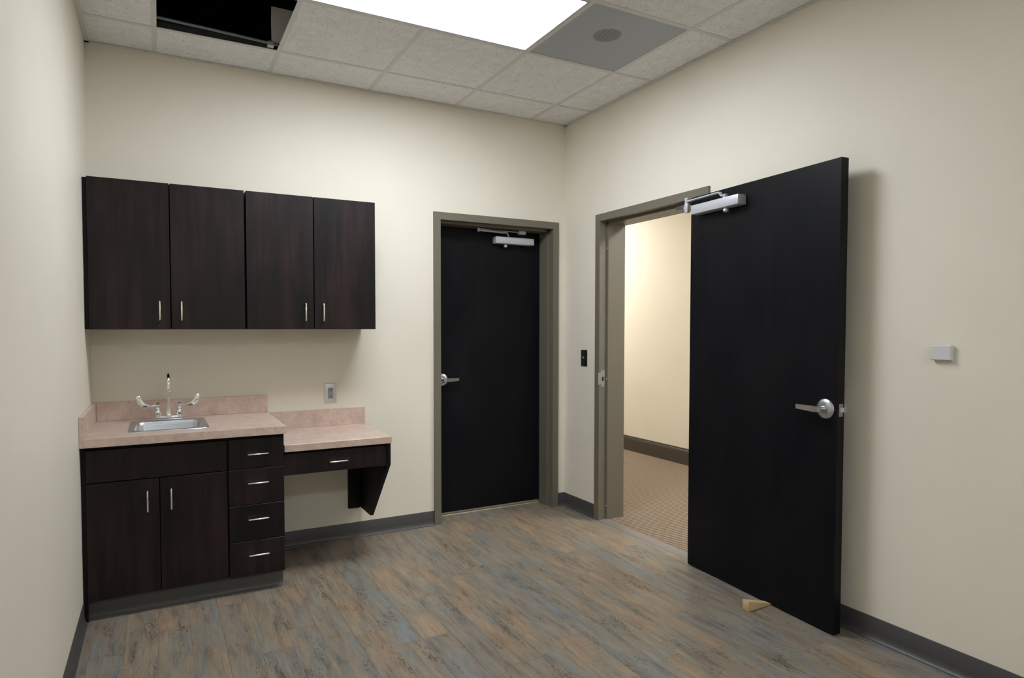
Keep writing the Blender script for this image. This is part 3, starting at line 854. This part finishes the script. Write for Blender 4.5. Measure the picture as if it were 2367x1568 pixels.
# ---- open door leaf by the right wall (swung almost flat against the wall)
TH = 3.0689
d2 = empty('door_2', (-0.020, -1.335, 0), 'open dark espresso flush door swung back against the right wall', 'door', kind='structure')
d2.rotation_euler = (0, 0, TH + math.pi / 2)
ORG['door_2'] = Vector((0, 0, 0))          # parts below are given in the leaf's own frame: x along leaf, -y off the visible face
LT = 0.0445
obj('leaf', MB().box((-0.005, -LT, 0.004), (0.918, 0, 2.092), 0.0012, 1), 'door', d2)
for z in (0.25, 1.05, 1.90):
    obj('hinge', MB().tube([(-0.010, 0.004, z - 0.057), (-0.010, 0.004, z + 0.057)], 0.0062, 10).box((-0.012, -0.034, z - 0.057), (-0.0052, 0.004, z + 0.057)), 'satin_chrome', d2)
lever_set(d2, (0.861, -LT, 1.000), (0, -1, 0), (-1, 0, 0))
lever_set(d2, (0.866, 0.0, 1.000), (0, 1, 0), (-1, 0, 0), thick=0.026)
lp = obj('latch_plate', MB().box((0.9176, -0.034, 0.970), (0.9190, -0.010, 1.026), 0.0003, 1), 'strike', d2)
obj('latch_bolt', MB().prism([(0.918, -0.028), (0.928, -0.016), (0.928, -0.014), (0.918, -0.014)], 'z', 0.990, 1.010), 'satin_chrome', lp)
cl = empty('door_closer', (0.22, -LT, 1.97)); cl.parent = d2; cl.location = ORG[cl.name]
obj('cover', MB().box((0.056, -LT - 0.058, 1.982), (0.396, -LT - 0.0005, 2.034), 0.006), 'alu', cl)
obj('adjuster_knob', MB().lathe((0.292, -LT - 0.034, 1.984), (0, 0, -1), [(0, 0.008), (0.006, 0.008), (0.008, 0.013), (0.016, 0.015), (0.023, 0.011), (0.026, 0)], 18), 'alu', cl)
ya = -LT - 0.032
obj('pinion', MB().lathe((0.284, ya, 2.0335), (0, 0, 1), [(0, 0.012), (0.010, 0.012), (0.012, 0.008), (0.022, 0.008), (0.022, 0)], 14), 'alu', cl)
# main arm: flat bar on edge, with the raised offset at the pinion end
arm = MB()
def ribbon(path, half_w, th, mb):
    """flat bar following (x, z) path, width along y about yc"""
    up_ = []
    for k, (x, z, yc) in enumerate(path):
        up_.append([(x, yc - half_w, z), (x, yc + half_w, z), (x, yc + half_w, z + th), (x, yc - half_w, z + th)])
    mb.loops(up_, True, True)
ribbon([(0.294, 2.046, ya), (0.262, 2.046, ya), (0.245, 2.068, ya), (0.020, 2.064, ya - 0.004), (-0.004, 2.064, ya - 0.004)], 0.011, 0.006, arm)
obj('arm', arm, 'alu', cl)
obj('elbow', MB().lathe((0.000, ya - 0.004, 2.040), (0, 0, 1), [(0, 0), (0, 0.010), (0.036, 0.010), (0.038, 0.012), (0.044, 0.012), (0.050, 0.006), (0.051, 0)], 16)
    .box((-0.012, ya - 0.012, 2.004), (0.014, ya + 0.006, 2.058), 0.003), 'alu', cl)
obj('forearm', MB().tube([(0.0, ya - 0.004, 2.048), (-0.09, -0.02, 2.050), (-0.155, 0.035, 2.066)], 0.006, 10), 'alu', cl)
obj('shoe', MB().box((-0.205, 0.016, 2.060), (-0.135, 0.050, 2.0825), 0.003), 'alu_dark', cl)

# ---- wooden wedge under the open leaf
wd = MB().prism([(-0.262, 0.0006), (-0.085, 0.0006), (-0.085, 0.0032), (-0.262, 0.050)], 'y', -1.912, -1.876, 0.0006)
tag(obj('door_wedge', wd, 'pine'), 'raw pine wedge on the floor jammed under the open door', 'door wedge')

# ================================================================== WALL FITTINGS
# outlet above the desk counter
ox, oz = -1.7905, 0.948
ol = empty('wall_outlet', (ox, 0, oz - 0.06), 'stainless outlet plate on the wall above the lower desk counter', 'outlet')
obj('plate', MB().box((ox - 0.038, -0.006, oz - 0.061), (ox + 0.038, -0.0003, oz + 0.061), 0.0028), 'plate_steel', ol)
rc = obj('receptacle', MB().box((ox - 0.0165, -0.0078, oz - 0.034), (ox + 0.0165, -0.0055, oz + 0.034), 0.0010, 1), 'grey_plastic', ol)
for dz in (-0.021, 0.021):
    for dx in (-0.0065, 0.0065):
        obj('slot', MB().box((ox + dx - 0.0013, -0.0082, oz + dz - 0.0065), (ox + dx + 0.0013, -0.0076, oz + dz + 0.0015)), 'dark_hole', rc)
    obj('ground_hole', MB().lathe((ox, -0.0076, oz + dz + 0.0085), (0, -1, 0), [(0, 0.0026), (0.0006, 0.0026), (0.0006, 0)], 10), 'dark_hole', rc)
for dz in (-0.0485, 0.0485):
    obj('screw', MB().lathe((ox, -0.0058, oz + dz), (0, -1, 0), [(0, 0.0036), (0.0008, 0.0030), (0.001, 0)], 10), 'satin_chrome', ol)

# light switch beside the doorway
sy, sz = -0.250, 1.1415
sw = empty('light_switch', (0, sy, sz - 0.06), 'black toggle light switch beside the open doorway', 'light switch')
obj('plate', MB().box((-0.0055, sy - 0.0355, sz - 0.0595), (-0.0003, sy + 0.0355, sz + 0.0595), 0.002), 'black', sw)
obj('toggle', MB().prism([(-0.0050, sz - 0.008), (-0.0165, sz + 0.002), (-0.0170, sz + 0.010), (-0.0130, sz + 0.011), (-0.0050, sz + 0.007)], 'y', sy - 0.0048, sy + 0.0048, 0.0008), 'strike', sw)
for dz in (-0.030, 0.030):
    obj('screw', MB().lathe((-0.0052, sy, sz + dz), (-1, 0, 0), [(0, 0.0036), (0.0008, 0.0030), (0.001, 0)], 10), 'satin_chrome', sw)

# white wall sensor
ty, tz = -2.592, 1.259
ts = empty('wall_sensor', (0, ty, tz - 0.04), 'small white plastic sensor box on the wall beyond the open door', 'wall sensor')
obj('backplate', MB().box((-0.006, ty - 0.034, tz - 0.036), (-0.0003, ty + 0.030, tz + 0.026), 0.001, 1), 'white_plastic', ts)
hx = 0.037
cv = MB().loops([[(-0.006, ty - hx, tz - 0.029), (-0.006, ty + hx, tz - 0.029), (-0.006, ty + hx, tz + 0.031), (-0.006, ty - hx, tz + 0.031)],
                 [(-0.016, ty - hx, tz - 0.029), (-0.016, ty + hx, tz - 0.029), (-0.016, ty + hx, tz + 0.031), (-0.016, ty - hx, tz + 0.031)],
                 [(-0.021, ty - hx + 0.006, tz - 0.026), (-0.021, ty + hx - 0.004, tz - 0.026), (-0.021, ty + hx - 0.004, tz + 0.026), (-0.021, ty - hx + 0.006, tz + 0.026)]], True, True)
obj('cover', cv, 'white_plastic', ts)
